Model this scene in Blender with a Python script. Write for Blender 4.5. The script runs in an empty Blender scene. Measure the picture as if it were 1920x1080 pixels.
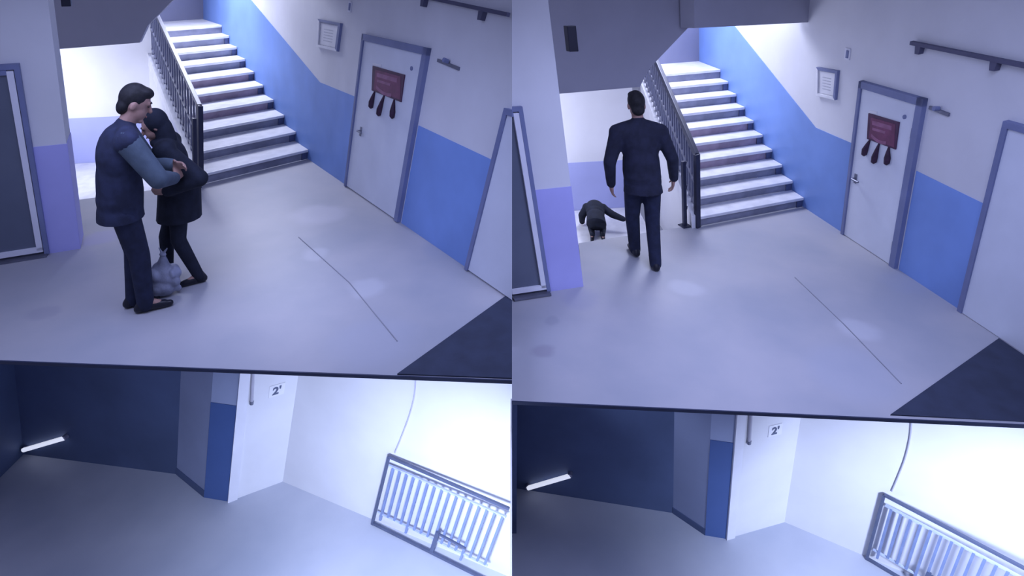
import bpy, bmesh, math, random
from mathutils import Vector as Vec, Matrix, Euler
random.seed(7)

# ------------------------------------------------------------------ camera, world, lights, exposure
CAM_H, FOCAL, PITCH = 2.65, 1085.0, math.atan(620 / 1085.0)
scene = bpy.context.scene
col = scene.collection
cam_d = bpy.data.cameras.new('camera')
cam_d.sensor_width = 36.0
cam_d.lens = FOCAL * 36.0 / 1920.0
cam_d.clip_start = 0.05
cam = bpy.data.objects.new('camera', cam_d)
cam.location = (0, 0, CAM_H)
cam.rotation_euler = (math.pi / 2 - PITCH, 0, 0)
col.objects.link(cam)
scene.camera = cam

scene.view_settings.view_transform = 'Standard'
scene.view_settings.look = 'None'
scene.view_settings.gamma = 1.0
scene.view_settings.use_curve_mapping = False
scene.view_settings.exposure = 0.0

world = bpy.data.worlds.new('world')
scene.world = world
world.use_nodes = True
world.node_tree.nodes['Background'].inputs['Color'].default_value = (0.55, 0.60, 1.0, 1)
world.node_tree.nodes['Background'].inputs['Strength'].default_value = 0.32

COOL = (0.50, 0.57, 1.0)
PALE = (0.74, 0.78, 1.0)
def area_light(name, loc, target, size, power, color=COOL, spread=180, size_y=None):
    d = bpy.data.lights.new(name, 'AREA')
    d.energy = power; d.color = color; d.size = size
    if size_y: d.shape = 'RECTANGLE'; d.size_y = size_y
    d.spread = math.radians(spread)
    o = bpy.data.objects.new(name, d)
    o.location = loc
    o.rotation_euler = (Vec(target) - Vec(loc)).to_track_quat('-Z', 'Y').to_euler()
    col.objects.link(o)
    return o
def spot_light(name, loc, target, angle, blend, power, color=PALE, radius=0.3):
    d = bpy.data.lights.new(name, 'SPOT')
    d.energy = power; d.color = color; d.spot_size = math.radians(angle); d.spot_blend = blend
    d.shadow_soft_size = radius
    o = bpy.data.objects.new(name, d)
    o.location = loc
    o.rotation_euler = (Vec(target) - Vec(loc)).to_track_quat('-Z', 'Y').to_euler()
    col.objects.link(o)
    return o
# ceiling lamps of the two upper halls
area_light('hall_lamp_a', (-2.4, 4.1, 2.9), (-2.7, 4.9, 0), 2.6, 78, spread=140)
area_light('hall_lamp_b', (2.0, 3.7, 2.85), (2.0, 4.6, -0.37), 2.6, 100, spread=140)
# daylight high in the two stairwells
area_light('stairwell_light_a', (-5.5, 11.5, 3.7), (-5.0, 10.5, 0.9), 1.6, 230, PALE)
area_light('stairwell_light_b', (2.3, 9.5, 3.1), (2.9, 8.6, 0.6), 1.4, 150, PALE)
# added lamps out of view that brighten the two lower halls
spot_light('lower_fill_a', (-0.7, 1.4, -0.5), (-0.75, 3.6, -2.5), 108, 1.0, 840, (0.60, 0.70, 1.0))
spot_light('lower_fill_b', (3.7, 1.2, -0.6), (4.25, 3.6, -2.6), 100, 1.0, 820, (0.60, 0.70, 1.0))

# ------------------------------------------------------------------ geometry helpers
CAM = Vec((0, 0, CAM_H))
FW = Vec((0, math.cos(PITCH), -math.sin(PITCH)))
DN = Vec((0, -math.sin(PITCH), -math.cos(PITCH)))
def ray(x, y):
    return Vec((1, 0, 0)) * ((x - 960) / FOCAL) + DN * ((y - 540) / FOCAL) + FW
def at_z(x, y, z):                      # point of the level z seen in the photograph at x, y
    r = ray(x, y)
    return CAM + r * ((z - CAM_H) / r.z)
def lean(x, y):                         # direction of the uprights, per metre of height
    r = -ray(x, y)
    return r / r.z

class Wall:
    """upright plane over a base line; coordinates (u along the base, h up, off out of the face)"""
    def __init__(s, a, b, v):
        s.a = a.copy(); s.v = v.copy()
        s.d = (b - a).normalized()
        n = s.d.cross(v).normalized()
        if n.dot(CAM - a) < 0: n = -n
        s.n = n
    def uv(s, x, y):
        r = ray(x, y)
        t = (s.a - CAM).dot(s.n) / r.dot(s.n)
        p = CAM + r * t
        h = (p.z - s.a.z) / s.v.z
        return ((p - s.v * h - s.a).dot(s.d), h)
    def P(s, u, h, off=0.0):
        return s.a + s.d * u + s.v * h + s.n * off
    def at(s, x, y, off=0.0):
        return s.P(*s.uv(x, y), off)
    def quad(s, pts):                   # pixel list -> uv list
        return [s.uv(*p) for p in pts]

def prism(bot, top):
    n = len(bot)
    v = list(bot) + list(top)
    f = [list(range(n))[::-1], [n + i for i in range(n)]]
    for i in range(n):
        j = (i + 1) % n
        f.append([i, j, n + j, n + i])
    return v, f
def wprism(w, uvs, o0, o1):
    return prism([w.P(u, h, o0) for u, h in uvs], [w.P(u, h, o1) for u, h in uvs])
def wbox(w, u0, u1, h0, h1, o0, o1):
    return wprism(w, [(u0, h0), (u1, h0), (u1, h1), (u0, h1)], o0, o1)
def merge(*vf):
    V, F = [], []
    for v, f in vf:
        n = len(V); V += list(v); F += [[i + n for i in q] for q in f]
    return V, F
def tube(pts, r, seg=8, closed=False):
    pts = [Vec(p) for p in pts]
    V, F = [], []
    n = len(pts)
    prev = None
    for i, p in enumerate(pts):
        t = (pts[min(i + 1, n - 1)] - pts[max(i - 1, 0)]).normalized()
        if prev is None:
            s = t.cross(Vec((0.31, 0.2, 1))).normalized()
            if s.length < .1: s = t.cross(Vec((1, 0, 0))).normalized()
        else:
            s = (prev - t * prev.dot(t)).normalized()
        prev = s
        q = t.cross(s)
        rr = r[i] if isinstance(r, (list, tuple)) else r
        for k in range(seg):
            a = 2 * math.pi * k / seg
            V.append(p + (s * math.cos(a) + q * math.sin(a)) * rr)
    for i in range(n - 1):
        for k in range(seg):
            k2 = (k + 1) % seg
            F.append([i * seg + k, i * seg + k2, (i + 1) * seg + k2, (i + 1) * seg + k])
    F.append(list(range(seg))[::-1]); F.append([(n - 1) * seg + k for k in range(seg)])
    return V, F
def sqbar(p0, p1, w, side):             # square bar, 'side' a rough sideways vector
    p0, p1 = Vec(p0), Vec(p1)
    t = (p1 - p0).normalized()
    s = (side - t * side.dot(t)).normalized(); q = t.cross(s)
    c = [s * a * w / 2 + q * b * w / 2 for a, b in ((-1, -1), (1, -1), (1, 1), (-1, 1))]
    return prism([p0 + k for k in c], [p1 + k for k in c])

def empty(name, loc, label=None, cat=None, group=None, kind=None):
    o = bpy.data.objects.new(name, None)
    o.location = loc; o.empty_display_size = 0.1
    col.objects.link(o)
    tag(o, label, cat, group, kind)
    return o
def tag(o, label=None, cat=None, group=None, kind=None):
    if label: o['label'] = label
    if cat: o['category'] = cat
    if group: o['group'] = group
    if kind: o['kind'] = kind
    return o
WLOC = {}
def origin_of(o):
    p = Vec((0, 0, 0))
    while o is not None:
        p += o.location; o = o.parent
    return p
def mk(name, vf, mat, parent=None, label=None, cat=None, group=None, kind=None, bevel=0.0, smooth=False, loc=None):
    V, F = vf
    V = [Vec(v) for v in V]
    if loc is None:
        mn = [min(v[i] for v in V) for i in range(3)]; mx = [max(v[i] for v in V) for i in range(3)]
        loc = Vec(((mn[0] + mx[0]) / 2, (mn[1] + mx[1]) / 2, mn[2]))
    loc = Vec(loc)
    me = bpy.data.meshes.new(name)
    me.from_pydata([v - loc for v in V], [], F)
    bm = bmesh.new(); bm.from_mesh(me)
    bmesh.ops.recalc_face_normals(bm, faces=bm.faces)
    if bevel:
        bmesh.ops.bevel(bm, geom=list(bm.edges), offset=bevel, segments=2, affect='EDGES', profile=0.6)
    bm.to_mesh(me); bm.free()
    me.update()
    if mat: me.materials.append(mat)
    if smooth:
        for p in me.polygons: p.use_smooth = True
    o = bpy.data.objects.new(name, me)
    col.objects.link(o)
    if parent:
        o.parent = parent
        o.location = loc - origin_of(parent)
    else:
        o.location = loc
    tag(o, label, cat, group, kind)
    return o

# ------------------------------------------------------------------ materials
def mat(name, c, rough=0.6, var=0.10, scale=3.0, bump=0.0, metal=0.0, c2=None, detail=6.0, spec=0.4, emit=0.0):
    m = bpy.data.materials.new(name); m.use_nodes = True
    nt = m.node_tree; b = nt.nodes['Principled BSDF']
    b.inputs['Roughness'].default_value = rough
    b.inputs['Metallic'].default_value = metal
    b.inputs['Specular IOR Level'].default_value = spec
    tc = nt.nodes.new('ShaderNodeTexCoord')
    nz = nt.nodes.new('ShaderNodeTexNoise')
    nz.inputs['Scale'].default_value = scale; nz.inputs['Detail'].default_value = detail
    nt.links.new(tc.outputs['Object'], nz.inputs['Vector'])
    mx = nt.nodes.new('ShaderNodeMix'); mx.data_type = 'RGBA'
    c2 = c2 or [max(0, k * (1 - var * 2)) for k in c]
    mr = nt.nodes.new('ShaderNodeMapRange')
    mr.inputs['From Min'].default_value = 0.35; mr.inputs['From Max'].default_value = 0.65
    nt.links.new(nz.outputs['Fac'], mr.inputs['Value'])
    nt.links.new(mr.outputs['Result'], mx.inputs['Factor'])
    mx.inputs['A'].default_value = (*c, 1); mx.inputs['B'].default_value = (*c2, 1)
    nt.links.new(mx.outputs['Result'], b.inputs['Base Color'])
    if bump:
        bp = nt.nodes.new('ShaderNodeBump'); bp.inputs['Strength'].default_value = bump
        bp.inputs['Distance'].default_value = 0.02
        n2 = nt.nodes.new('ShaderNodeTexNoise'); n2.inputs['Scale'].default_value = scale * 12
        nt.links.new(tc.outputs['Object'], n2.inputs['Vector'])
        nt.links.new(n2.outputs['Fac'], bp.inputs['Height'])
        nt.links.new(bp.outputs['Normal'], b.inputs['Normal'])
    if emit:
        b.inputs['Emission Color'].default_value = (*c, 1); b.inputs['Emission Strength'].default_value = emit
    return m

def floor_mat(name, c, c2, spots, seam=None):
    """worn screed: cloudy stains, a few pale worn spots (local x, y, radius) and a saw-cut joint"""
    m = mat(name, c, rough=0.45, scale=0.9, c2=c2, bump=0.05, spec=0.3)
    nt = m.node_tree; b = nt.nodes['Principled BSDF']
    src = b.inputs['Base Color'].links[0].from_socket
    geo = nt.nodes.new('ShaderNodeNewGeometry')
    nz = nt.nodes.new('ShaderNodeTexNoise'); nz.inputs['Scale'].default_value = 2.3; nz.inputs['Detail'].default_value = 4
    nt.links.new(geo.outputs['Position'], nz.inputs['Vector'])
    sc = nt.nodes.new('ShaderNodeVectorMath'); sc.operation = 'MULTIPLY_ADD'
    sc.inputs[1].default_value = (0.25, 0.25, 0); sc.inputs[2].default_value = (-0.125, -0.125, 0)
    nt.links.new(nz.outputs['Color'], sc.inputs[0])
    ad = nt.nodes.new('ShaderNodeVectorMath'); ad.operation = 'ADD'
    nt.links.new(geo.outputs['Position'], ad.inputs[0]); nt.links.new(sc.outputs[0], ad.inputs[1])
    for (p, r, cc, k) in spots:
        d = nt.nodes.new('ShaderNodeVectorMath'); d.operation = 'DISTANCE'
        nt.links.new(ad.outputs[0], d.inputs[0]); d.inputs[1].default_value = p
        mr = nt.nodes.new('ShaderNodeMapRange'); mr.interpolation_type = 'SMOOTHSTEP'
        mr.inputs['From Min'].default_value = r * 0.45; mr.inputs['From Max'].default_value = r
        mr.inputs['To Min'].default_value = k; mr.inputs['To Max'].default_value = 0
        nt.links.new(d.outputs['Value'], mr.inputs['Value'])
        mx = nt.nodes.new('ShaderNodeMix'); mx.data_type = 'RGBA'
        nt.links.new(mr.outputs['Result'], mx.inputs['Factor'])
        nt.links.new(src, mx.inputs['A']); mx.inputs['B'].default_value = (*cc, 1)
        src = mx.outputs['Result']
    nt.links.new(src, b.inputs['Base Color'])
    return m

M = dict(
    white=mat('white_wall_paint', (0.74, 0.74, 0.78), 0.7, 0.04, 1.4, 0.04),
    blue=mat('blue_dado_paint', (0.22, 0.36, 0.76), 0.5, 0.08, 1.2, 0.03),
    paleblue=mat('pale_blue_dado_paint', (0.42, 0.45, 0.76), 0.5, 0.05, 1.2, 0.03),
    violet=mat('violet_dado_paint', (0.46, 0.46, 0.86), 0.5, 0.06, 1.2, 0.03),
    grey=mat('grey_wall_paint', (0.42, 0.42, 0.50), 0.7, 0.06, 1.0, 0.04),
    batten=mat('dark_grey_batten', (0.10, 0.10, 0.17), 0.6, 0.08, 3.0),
    slate=mat('slate_shade_and_holder', (0.22, 0.23, 0.34), 0.7, 0.08, 1.0, 0.04),  # shade of the landing wall put into the colour; tube holders share it
    navy=mat('navy_passage_shade', (0.10, 0.14, 0.27), 0.6, 0.15, 0.8, 0.04),  # darkness of the unlit passages painted into the wall colour
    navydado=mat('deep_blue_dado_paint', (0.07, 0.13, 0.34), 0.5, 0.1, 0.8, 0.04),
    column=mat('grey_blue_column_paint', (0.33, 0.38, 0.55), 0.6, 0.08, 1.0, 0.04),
    marble=mat('pale_stone_tread', (0.80, 0.80, 0.84), 0.35, 0.08, 6.0, 0.03),
    riser=mat('dark_stone_riser', (0.29, 0.30, 0.39), 0.5, 0.14, 5.0, 0.04),
    riserwarm=mat('reddish_stone_riser', (0.42, 0.33, 0.42), 0.5, 0.16, 5.0, 0.04),
    skirt=mat('slate_skirting', (0.09, 0.11, 0.22), 0.5, 0.1, 5.0),
    door=mat('white_door_paint', (0.72, 0.75, 0.84), 0.45, 0.04, 2.0, 0.02),
    frame=mat('grey_blue_door_frame', (0.20, 0.23, 0.40), 0.5, 0.08, 3.0),
    framewhite=mat('white_aluminium', (0.78, 0.78, 0.85), 0.35, 0.03, 3.0),
    metal=mat('dark_painted_metal', (0.035, 0.04, 0.08), 0.4, 0.1, 8.0, 0.02, 0.3),
    greymetal=mat('grey_metal', (0.22, 0.23, 0.30), 0.4, 0.1, 8.0, 0.02, 0.6),
    black=mat('black_plastic', (0.012, 0.012, 0.03), 0.4, 0.1, 8.0),
    mat_rubber=mat('charcoal_rubber', (0.035, 0.045, 0.085), 0.8, 0.12, 5.0, 0.08),
    trim=mat('dark_slab_edge', (0.03, 0.04, 0.09), 0.6, 0.1, 4.0),
    poster=mat('dark_red_poster', (0.20, 0.05, 0.12), 0.5, 0.15, 9.0),
    posterdark=mat('maroon_poster_border', (0.08, 0.025, 0.07), 0.5, 0.1, 9.0),
    posterpink=mat('faded_pink_print', (0.34, 0.13, 0.24), 0.5, 0.15, 9.0),
    ribbon=mat('dark_maroon_ribbon', (0.05, 0.02, 0.05), 0.6, 0.2, 20.0),
    paper=mat('white_paper', (0.80, 0.80, 0.84), 0.7, 0.03, 6.0),
    papergrey=mat('grey_printed_paper', (0.62, 0.63, 0.70), 0.7, 0.12, 30.0),
    railwhite=mat('pale_blue_railing_paint', (0.55, 0.62, 0.82), 0.4, 0.1, 6.0),
    raildark=mat('slate_railing_paint', (0.10, 0.12, 0.20), 0.4, 0.1, 6.0),
    railgrey=mat('grey_baluster_paint', (0.15, 0.16, 0.24), 0.4, 0.1, 6.0),
    cable=mat('grey_cable', (0.45, 0.44, 0.52), 0.5, 0.05, 6.0),
    tubelight=mat('fluorescent_tube', (0.80, 0.84, 1.0), 0.3, 0.0, 1.0, emit=0.75),
    skin=mat('skin', (0.42, 0.25, 0.21), 0.55, 0.08, 14.0, 0.03),
    hair=mat('dark_hair', (0.012, 0.011, 0.016), 0.6, 0.3, 40.0, 0.3),
    suit=mat('navy_suit_cloth', (0.020, 0.026, 0.065), 0.85, 0.2, 12.0, 0.1),
    suit2=mat('charcoal_suit_cloth', (0.018, 0.021, 0.048), 0.85, 0.2, 12.0, 0.1),
    trouser=mat('dark_trouser_cloth', (0.016, 0.022, 0.058), 0.85, 0.2, 12.0, 0.1),
    sleeve=mat('slate_blue_sleeve_cloth', (0.085, 0.115, 0.16), 0.85, 0.1, 14.0, 0.1),
    blackcloth=mat('black_cloth', (0.013, 0.017, 0.034), 0.9, 0.2, 12.0, 0.1),
    shoe=mat('black_leather', (0.010, 0.011, 0.022), 0.4, 0.1, 12.0),
    eye=mat('eye_dark', (0.02, 0.015, 0.015), 0.2, 0.0, 5.0),
    lip=mat('lip', (0.30, 0.12, 0.11), 0.5, 0.05, 10.0),
    bag=mat('pale_grey_plastic', (0.33, 0.35, 0.46), 0.45, 0.2, 7.0, 0.15),
)

M['glass'] = mat('dark_glass', (0.12, 0.14, 0.20), 0.12, 0.05, 2.0, spec=0.6)

# ------------------------------------------------------------------ the two upper halls
Z1, Z2 = 0.0, -0.37
V1, V2 = lean(400, 2400), lean(1330, 2480)
UP = 3.0

R1D = dict(
    z=Z1, v=V1, tag='left', clip=True, where='left',
    a=(578, 298), b=(883, 507), sl=(385, 345), top=(417, 47), taper=0.93,
    wl=((0, 490), (150, 466)), pier_top=(118, 90),
    door=[(685, 62), (805, 92), (755, 416), (652, 351)],
    door2_l=(883, 507), door2_t=(961, 205),
    dado_kink=(600, 154), dado_up=(480, 10), dado_d=(672, 184), dado_r=[(790, 237), (930, 303)],
    dado_w=(60, 276),
    poster=[(705, 124), (765, 141), (758, 192), (703, 170)], tass=[(704, 192), (719, 206), (744, 210)],
    dot=(777, 129), handle=(681, 246), plaque=[(600, 36), (643, 44), (636, 97), (597, 88)], switch=(657, 13),
    hook=[(823, 110), (863, 126)], box=[(113, -32), (136, 8)],
    gd=[(21, 140), (80, 452)], gd_case=(33, 125),
    hole=((143, 375), (385, 343)), well_base=((150, 306), (250, 300)), well_dado=(135, 222),
    fascia=[(60, -120), (60, 96), (262, 80), (277, 48), (372, -48), (372, -120)],
    newel=(392, 200), guard=((366, 352), (366, 222)), hand_top=(306, 42),
    land=(382, 40), lintel=(585, -48), lintel_l=(372, -46),
    bar=[(790, -8), (960, 28)], front=((-420, 659), (960, 712)), mat=[(960, 548), (745, 703)],
)
R2D = dict(
    z=Z2, v=V2, tag='right', clip=False, where='right',
    a=(1507, 388), b=(1810, 587), sl=(1316, 425), top=(1352, 130), taper=0.86,
    wl=((960, 557), (1093, 537)), pier_top=(1060, 167),
    door=[(1615, 152), (1735, 180), (1690, 497), (1586, 432)],
    door2_l=(1810, 587), door2_t=(1896, 226),
    dado_kink=(1530, 238), dado_up=(1413, 92), dado_d=(1602, 272), dado_r=[(1718, 320), (1858, 388)],
    dado_w=(996, 357),
    poster=[(1635, 211), (1693, 228), (1686, 279), (1632, 259)], tass=[(1630, 279), (1648, 293), (1672, 295)],
    dot=(1702, 218), handle=(1609, 333), plaque=[(1535, 125), (1575, 132), (1570, 187), (1534, 178)], switch=(1590, 101),
    hook=[(1745, 198), (1782, 212)], box=[(1055, 48), (1077, 95)],
    gd=[(964, 220), (1020, 530)], gd_case=(974, 205),
    hole=((1085, 456), (1316, 420)), well_base=((1086, 394), (1180, 388)), well_dado=(1072, 305),
    fascia=[(1000, -60), (1000, 180), (1200, 163), (1216, 130), (1300, 42), (1300, -60)],
    newel=(1327, 292), guard=((1284, 424), (1284, 302)), hand_top=(1240, 126),
    land=(1311, 118), lintel=(1515, 42), lintel_l=(1302, 42),
    bar=[(1716, 78), (1940, 122)], front=((960, 751), (2150, 806)), mat=[(1920, 602), (1669, 779)],
)

def clip_u(w):                          # u at which a wall meets the x = 0 party line
    return -w.a.x / w.d.x

def clip_poly_x0(pts, keep_neg):
    out = []
    n = len(pts)
    s = -1 if keep_neg else 1
    for i in range(n):
        p, q = pts[i], pts[(i + 1) % n]
        ip, iq = p.x * s >= -1e-6, q.x * s >= -1e-6
        if ip: out.append(p)
        if ip != iq:
            t = p.x / (p.x - q.x)
            out.append(p + (q - p) * t)
    return out

def clipped_prism(w, uvs, o0, o1, d):
    """prism on the wall; in the left hall everything stops at the party line x = 0"""
    A = [w.P(u, h, o0) for u, h in uvs]; B = [w.P(u, h, o1) for u, h in uvs]
    if not d['clip'] and not d.get('pos'): return prism(A, B)
    sgn = 1 if d['clip'] else -1
    bm = bmesh.new()
    V, F = prism(A, B)
    vs = [bm.verts.new(v) for v in V]
    for f in F: bm.faces.new([vs[i] for i in f])
    g = list(bm.verts) + list(bm.edges) + list(bm.faces)
    res = bmesh.ops.bisect_plane(bm, geom=g, plane_co=(0, 0, 0), plane_no=(sgn, 0, 0), clear_outer=True)
    ed = [e for e in res['geom_cut'] if isinstance(e, bmesh.types.BMEdge)]
    if ed: bmesh.ops.contextual_create(bm, geom=ed)
    bm.verts.index_update()
    out = [v.co.copy() for v in bm.verts], [[v.index for v in f.verts] for f in bm.faces]
    bm.free()
    return out

def upper_hall(D):
    z, v, S = D['z'], D['v'], D['tag']
    W = D['where']
    UP = 3.0 - z
    fl = lambda p: at_z(p[0], p[1], z)
    a, b = fl(D['a']), fl(D['b'])
    R = Wall(b, a, v)                   # right-hand wall; u = 0 at the white side door, grows to the back
    ua = (a - b).length
    Lw = Wall(fl(D['wl'][0]), fl(D['wl'][1]), v)     # left-hand wall with the glazed door
    uw = (fl(D['wl'][1]) - fl(D['wl'][0])).length
    T = R.uv(*D['top'])
    rise = T[1]
    u_land = T[0]
    steps = 10
    bdir = fl(D['sl']) - a              # along the treads, wall to railing
    back = R.d.copy()

    # ---- right wall
    ub = R.uv(*D['land'])
    # where the wall plane meets the far wall of the landing: same height as the landing
    h_l = rise
    # find u along the wall at landing height seen at the given x
    best = min(((abs((lambda q: 960 + FOCAL * (q - CAM).x / (q - CAM).dot(FW))(R.P(u_land + k * .02, h_l)) - D['land'][0]), u_land + k * .02) for k in range(0, 500)))
    u_far = best[1]
    wall_r = mk('wall_right_of_' + W + '_hall', merge(clipped_prism(R, [(-2.6, -0.02), (ua, -0.02), (ua, UP), (-2.6, UP)], 0, -0.15, D),
                wbox(R, ua, u_far + 0.2, -0.02, 4.6, 0, -0.15)), M['white'], kind='structure',
                label='white upper wall with blue dado beside the stairs, ' + W + ' hall')
    # dado panels, a few millimetres proud of the wall
    kd = [R.uv(*p) for p in (D['dado_d'], D['dado_kink'], D['dado_up'])]
    dl, dr = R.uv(*D['door'][3]), R.uv(*D['door'][2])
    hd = (kd[0][1] + kd[1][1]) / 2
    sl = (kd[2][1] - kd[1][1]) / (kd[2][0] - kd[1][0])
    ue = u_far
    mk('dado', wprism(R, [(dl[0] - 0.02, 0), (ue, 0), (ue, kd[1][1] + sl * (ue - kd[1][0])), (kd[1][0], hd), (dl[0] - 0.02, hd)], 0, 0.006), M['blue'], wall_r)
    r0, r1 = R.uv(*D['dado_r'][0]), R.uv(*D['dado_r'][1])
    mk('dado', clipped_prism(R, [(0.04, 0), (dr[0] + 0.02, 0), (dr[0] + 0.02, r0[1]), (0.04, r1[1])], 0, 0.006, D), M['blue'], wall_r)

    # ---- left wall with the glazed door, pier return
    pu, ph = Lw.uv(*D['pier_top'])
    DL = dict(clip=False, pos=(S == 'right'))
    lbox = lambda u0, u1, h0, h1, o0, o1: clipped_prism(Lw, [(u0, h0), (u1, h0), (u1, h1), (u0, h1)], o0, o1, DL)
    lo = -2.2 if S == 'left' else 0.0
    wl = mk('wall_left_of_' + W + '_hall', clipped_prism(Lw, [(lo, -0.02), (uw, -0.02), (uw, UP), (lo, UP)], 0, -0.3, DL), M['white'], kind='structure',
            label='white wall pier with violet dado beside the glazed door, ' + W + ' hall')
    g0, g1 = Lw.uv(*D['gd'][0]), Lw.uv(*D['gd'][1])
    gc = Lw.uv(*D['gd_case'])
    hdw = Lw.uv(*D['dado_w'])[1]
    ug = g1[0]
    mk('dado', wprism(Lw, [(ug + 0.03, 0), (uw + 0.003, 0), (uw + 0.003, hdw), (ug + 0.03, hdw)], 0, 0.006), M['violet'], wl)
    mk('dado', prism([Lw.P(uw, 0, 0.0), Lw.P(uw, hdw, 0.0), Lw.P(uw, hdw, -0.3), Lw.P(uw, 0, -0.3)],
                     [Lw.P(uw + .006, 0, 0.0), Lw.P(uw + .006, hdw, 0.0), Lw.P(uw + .006, hdw, -0.3), Lw.P(uw + .006, 0, -0.3)]), M['violet'], wl)
    # glazed door
    gh = gc[1]
    lo2 = max(lo, ug - 1.0)
    gd = empty('door_' + ('1' if S == 'left' else '4'), Lw.P((lo2 + ug) / 2, 0, 0.03), 'glazed door with dark pane and white frame at the far left of the ' + W + ' hall', None, None, 'structure')
    mk('casing', merge(lbox(ug + 0.005, ug + 0.045, 0.02, gh + 0.03, 0, 0.05), lbox(lo2, ug + 0.005, gh - 0.01, gh + 0.03, 0, 0.05)), M['frame'], gd)
    mk('stile', lbox(ug - 0.05, ug, 0.08, gh - 0.02, 0, 0.06), M['framewhite'], gd)
    mk('bottom_rail', lbox(lo2, ug, 0.06, 0.11, 0, 0.06), M['framewhite'], gd)
    mk('top_rail', lbox(lo2, ug - 0.05, gh - 0.05, gh - 0.012, 0, 0.06), M['frame'], gd)
    mk('pane', lbox(lo2, ug - 0.05, 0.11, gh - 0.05, 0, 0.03), M['glass'], gd)
    mk('threshold', lbox(lo2, ug + 0.03, 0.0, 0.03, 0, 0.10), M['greymetal'], gd)

    # ---- floor slab with its dark front edge
    f0, f1 = fl(D['front'][0]), fl(D['front'][1])
    hl, hr = fl(D['hole'][0]), fl(D['hole'][1])
    pier_b = Lw.P(uw, 0, 0)
    if S == 'left':
        poly = [f0, f1, R.P(clip_u(R), 0), R.P(ua, 0), R.P(ua, 0) + bdir * 1.02, hr, hl, pier_b + (hl - pier_b) * 0.02, pier_b, Lw.P(lo, 0)]
    else:
        # where the right wall's foot meets the front edge
        dx, dy = f1 - f0, R.P(-1, 0) - R.P(0, 0)
        den = dx.x * dy.y - dx.y * dy.x
        w0 = R.P(0, 0) - f0
        tt = (w0.x * dy.y - w0.y * dy.x) / den
        f1 = f0 + dx * tt
        poly = [f0, f1, R.P(ua, 0), R.P(ua, 0) + bdir * 1.02, hr, hl, pier_b, Lw.P(0, 0)]
    TH = 0.03
    blobs = {'left': [((690, 540), .22, (0.60, 0.61, 0.66), .40), ((590, 478), .20, (0.60, 0.61, 0.66), .35), ((80, 585), .16, (0.34, 0.33, 0.40), .5), ((830, 465), .28, (0.36, 0.38, 0.46), .5), ((700, 640), .45, (0.40, 0.42, 0.50), .45), ((190, 445), .25, (0.42, 0.40, 0.58), .5), ((600, 400), .4, (0.62, 0.6, 0.66), .4)],
             'right': [((1612, 618), .24, (0.60, 0.61, 0.66), .40), ((1288, 541), .24, (0.60, 0.61, 0.66), .35), ((1020, 655), .12, (0.30, 0.28, 0.34), .6), ((1040, 600), .10, (0.30, 0.30, 0.36), .5), ((1600, 700), .5, (0.40, 0.42, 0.50), .45), ((1690, 530), .3, (0.36, 0.38, 0.46), .5), ((1090, 560), .25, (0.36, 0.36, 0.46), .5)]}[W]
    fm = floor_mat('worn_screed_' + W, (0.46, 0.45, 0.48), (0.37, 0.38, 0.43), [(fl(p), r, c, k) for p, r, c, k in blobs])
    floor = mk('floor_of_' + W + '_hall', prism([p - Vec((0, 0, TH)) for p in poly], poly), fm, kind='structure', label='worn pale lavender screed floor of the ' + W + ' hall')
    tdir = (f1 - f0).normalized(); tn = Vec((tdir.y, -tdir.x, 0))
    mk('trim_' + ('1' if S == 'left' else '2'), prism([f0, f1, f1 + tn * .012, f0 + tn * .012], [p - Vec((0, 0, TH)) for p in (f0, f1, f1 + tn * .012, f0 + tn * .012)]), M['trim'], kind='structure', label='dark front edge of the ' + W + ' hall floor')
    # saw-cut joint across the floor
    j = {'left': [(560, 445), (655, 530), (745, 640)], 'right': [(1490, 520), (1580, 606), (1690, 720)]}[W]
    jp = [fl(p) + Vec((0, 0, .0015)) for p in j]
    mk('joint', merge(*[sqbar(jp[i], jp[i + 1], 0.008, Vec((1, 0, 0))) for i in range(2)]), mat('joint_mortar_' + W, (0.33, 0.33, 0.38), 0.7), floor)

    # ---- stairs going up
    per = rise / steps
    uk = [ua + (u_land - ua) * (k - 1) / (steps - 1) for k in range(1, steps + 1)]
    tap = lambda k: 1 + (D['taper'] - 1) * (k - 1) / (steps - 1)
    st = empty('staircase', R.P(ua, 0) + bdir * .5, 'stone staircase rising beside the blue wall of the ' + W + ' hall, pale treads and dark risers', 'staircase')
    def blk(u0, u1, h0, h1, w0, w1, s0, s1=None):
        s1 = s0 if s1 is None else s1
        bot = [R.P(u0, h0) + bdir * w0 * s0, R.P(u1, h0) + bdir * w0 * s1, R.P(u1, h0) + bdir * w1 * s1, R.P(u0, h0) + bdir * w1 * s0]
        top = [R.P(u0, h1) + bdir * w0 * s0, R.P(u1, h1) + bdir * w0 * s1, R.P(u1, h1) + bdir * w1 * s1, R.P(u0, h1) + bdir * w1 * s0]
        return prism(bot, top)
    e = 0.006
    run = uk[1] - uk[0]
    for k in range(1, steps + 1):
        un = uk[k] if k < steps else u_far
        s0 = tap(k); s1 = tap(k + 1) if k < steps else D['taper']
        mk('riser', blk(uk[k - 1] + 0.03, un + 0.02, per * (k - 1), per * k - 0.04, e, 1, s0, s1), M['riserwarm'] if (4 <= k <= 6) else M['riser'], st)
        mk('tread', blk(uk[k - 1], un + 0.025, per * k - 0.04, per * k, e, 1.01, s0, s1), M['marble'], st, bevel=0.008)
        if k < steps:
            mk('skirting', blk(uk[k - 1] + 0.012, uk[k - 1] + 0.03, per * (k - 1), per * k - 0.04, 0.012, 0.07, s0), M['skirt'], st)
    # plastered side of the flight, down into the well
    kp = []
    for k in (1, steps):
        kp.append((uk[k - 1], per * k, tap(k)))
    (u0, h0, s0), (u1, h1, s1) = kp
    def kpt(u, h, wv, s): return R.P(u, h) + bdir * wv * s
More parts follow.
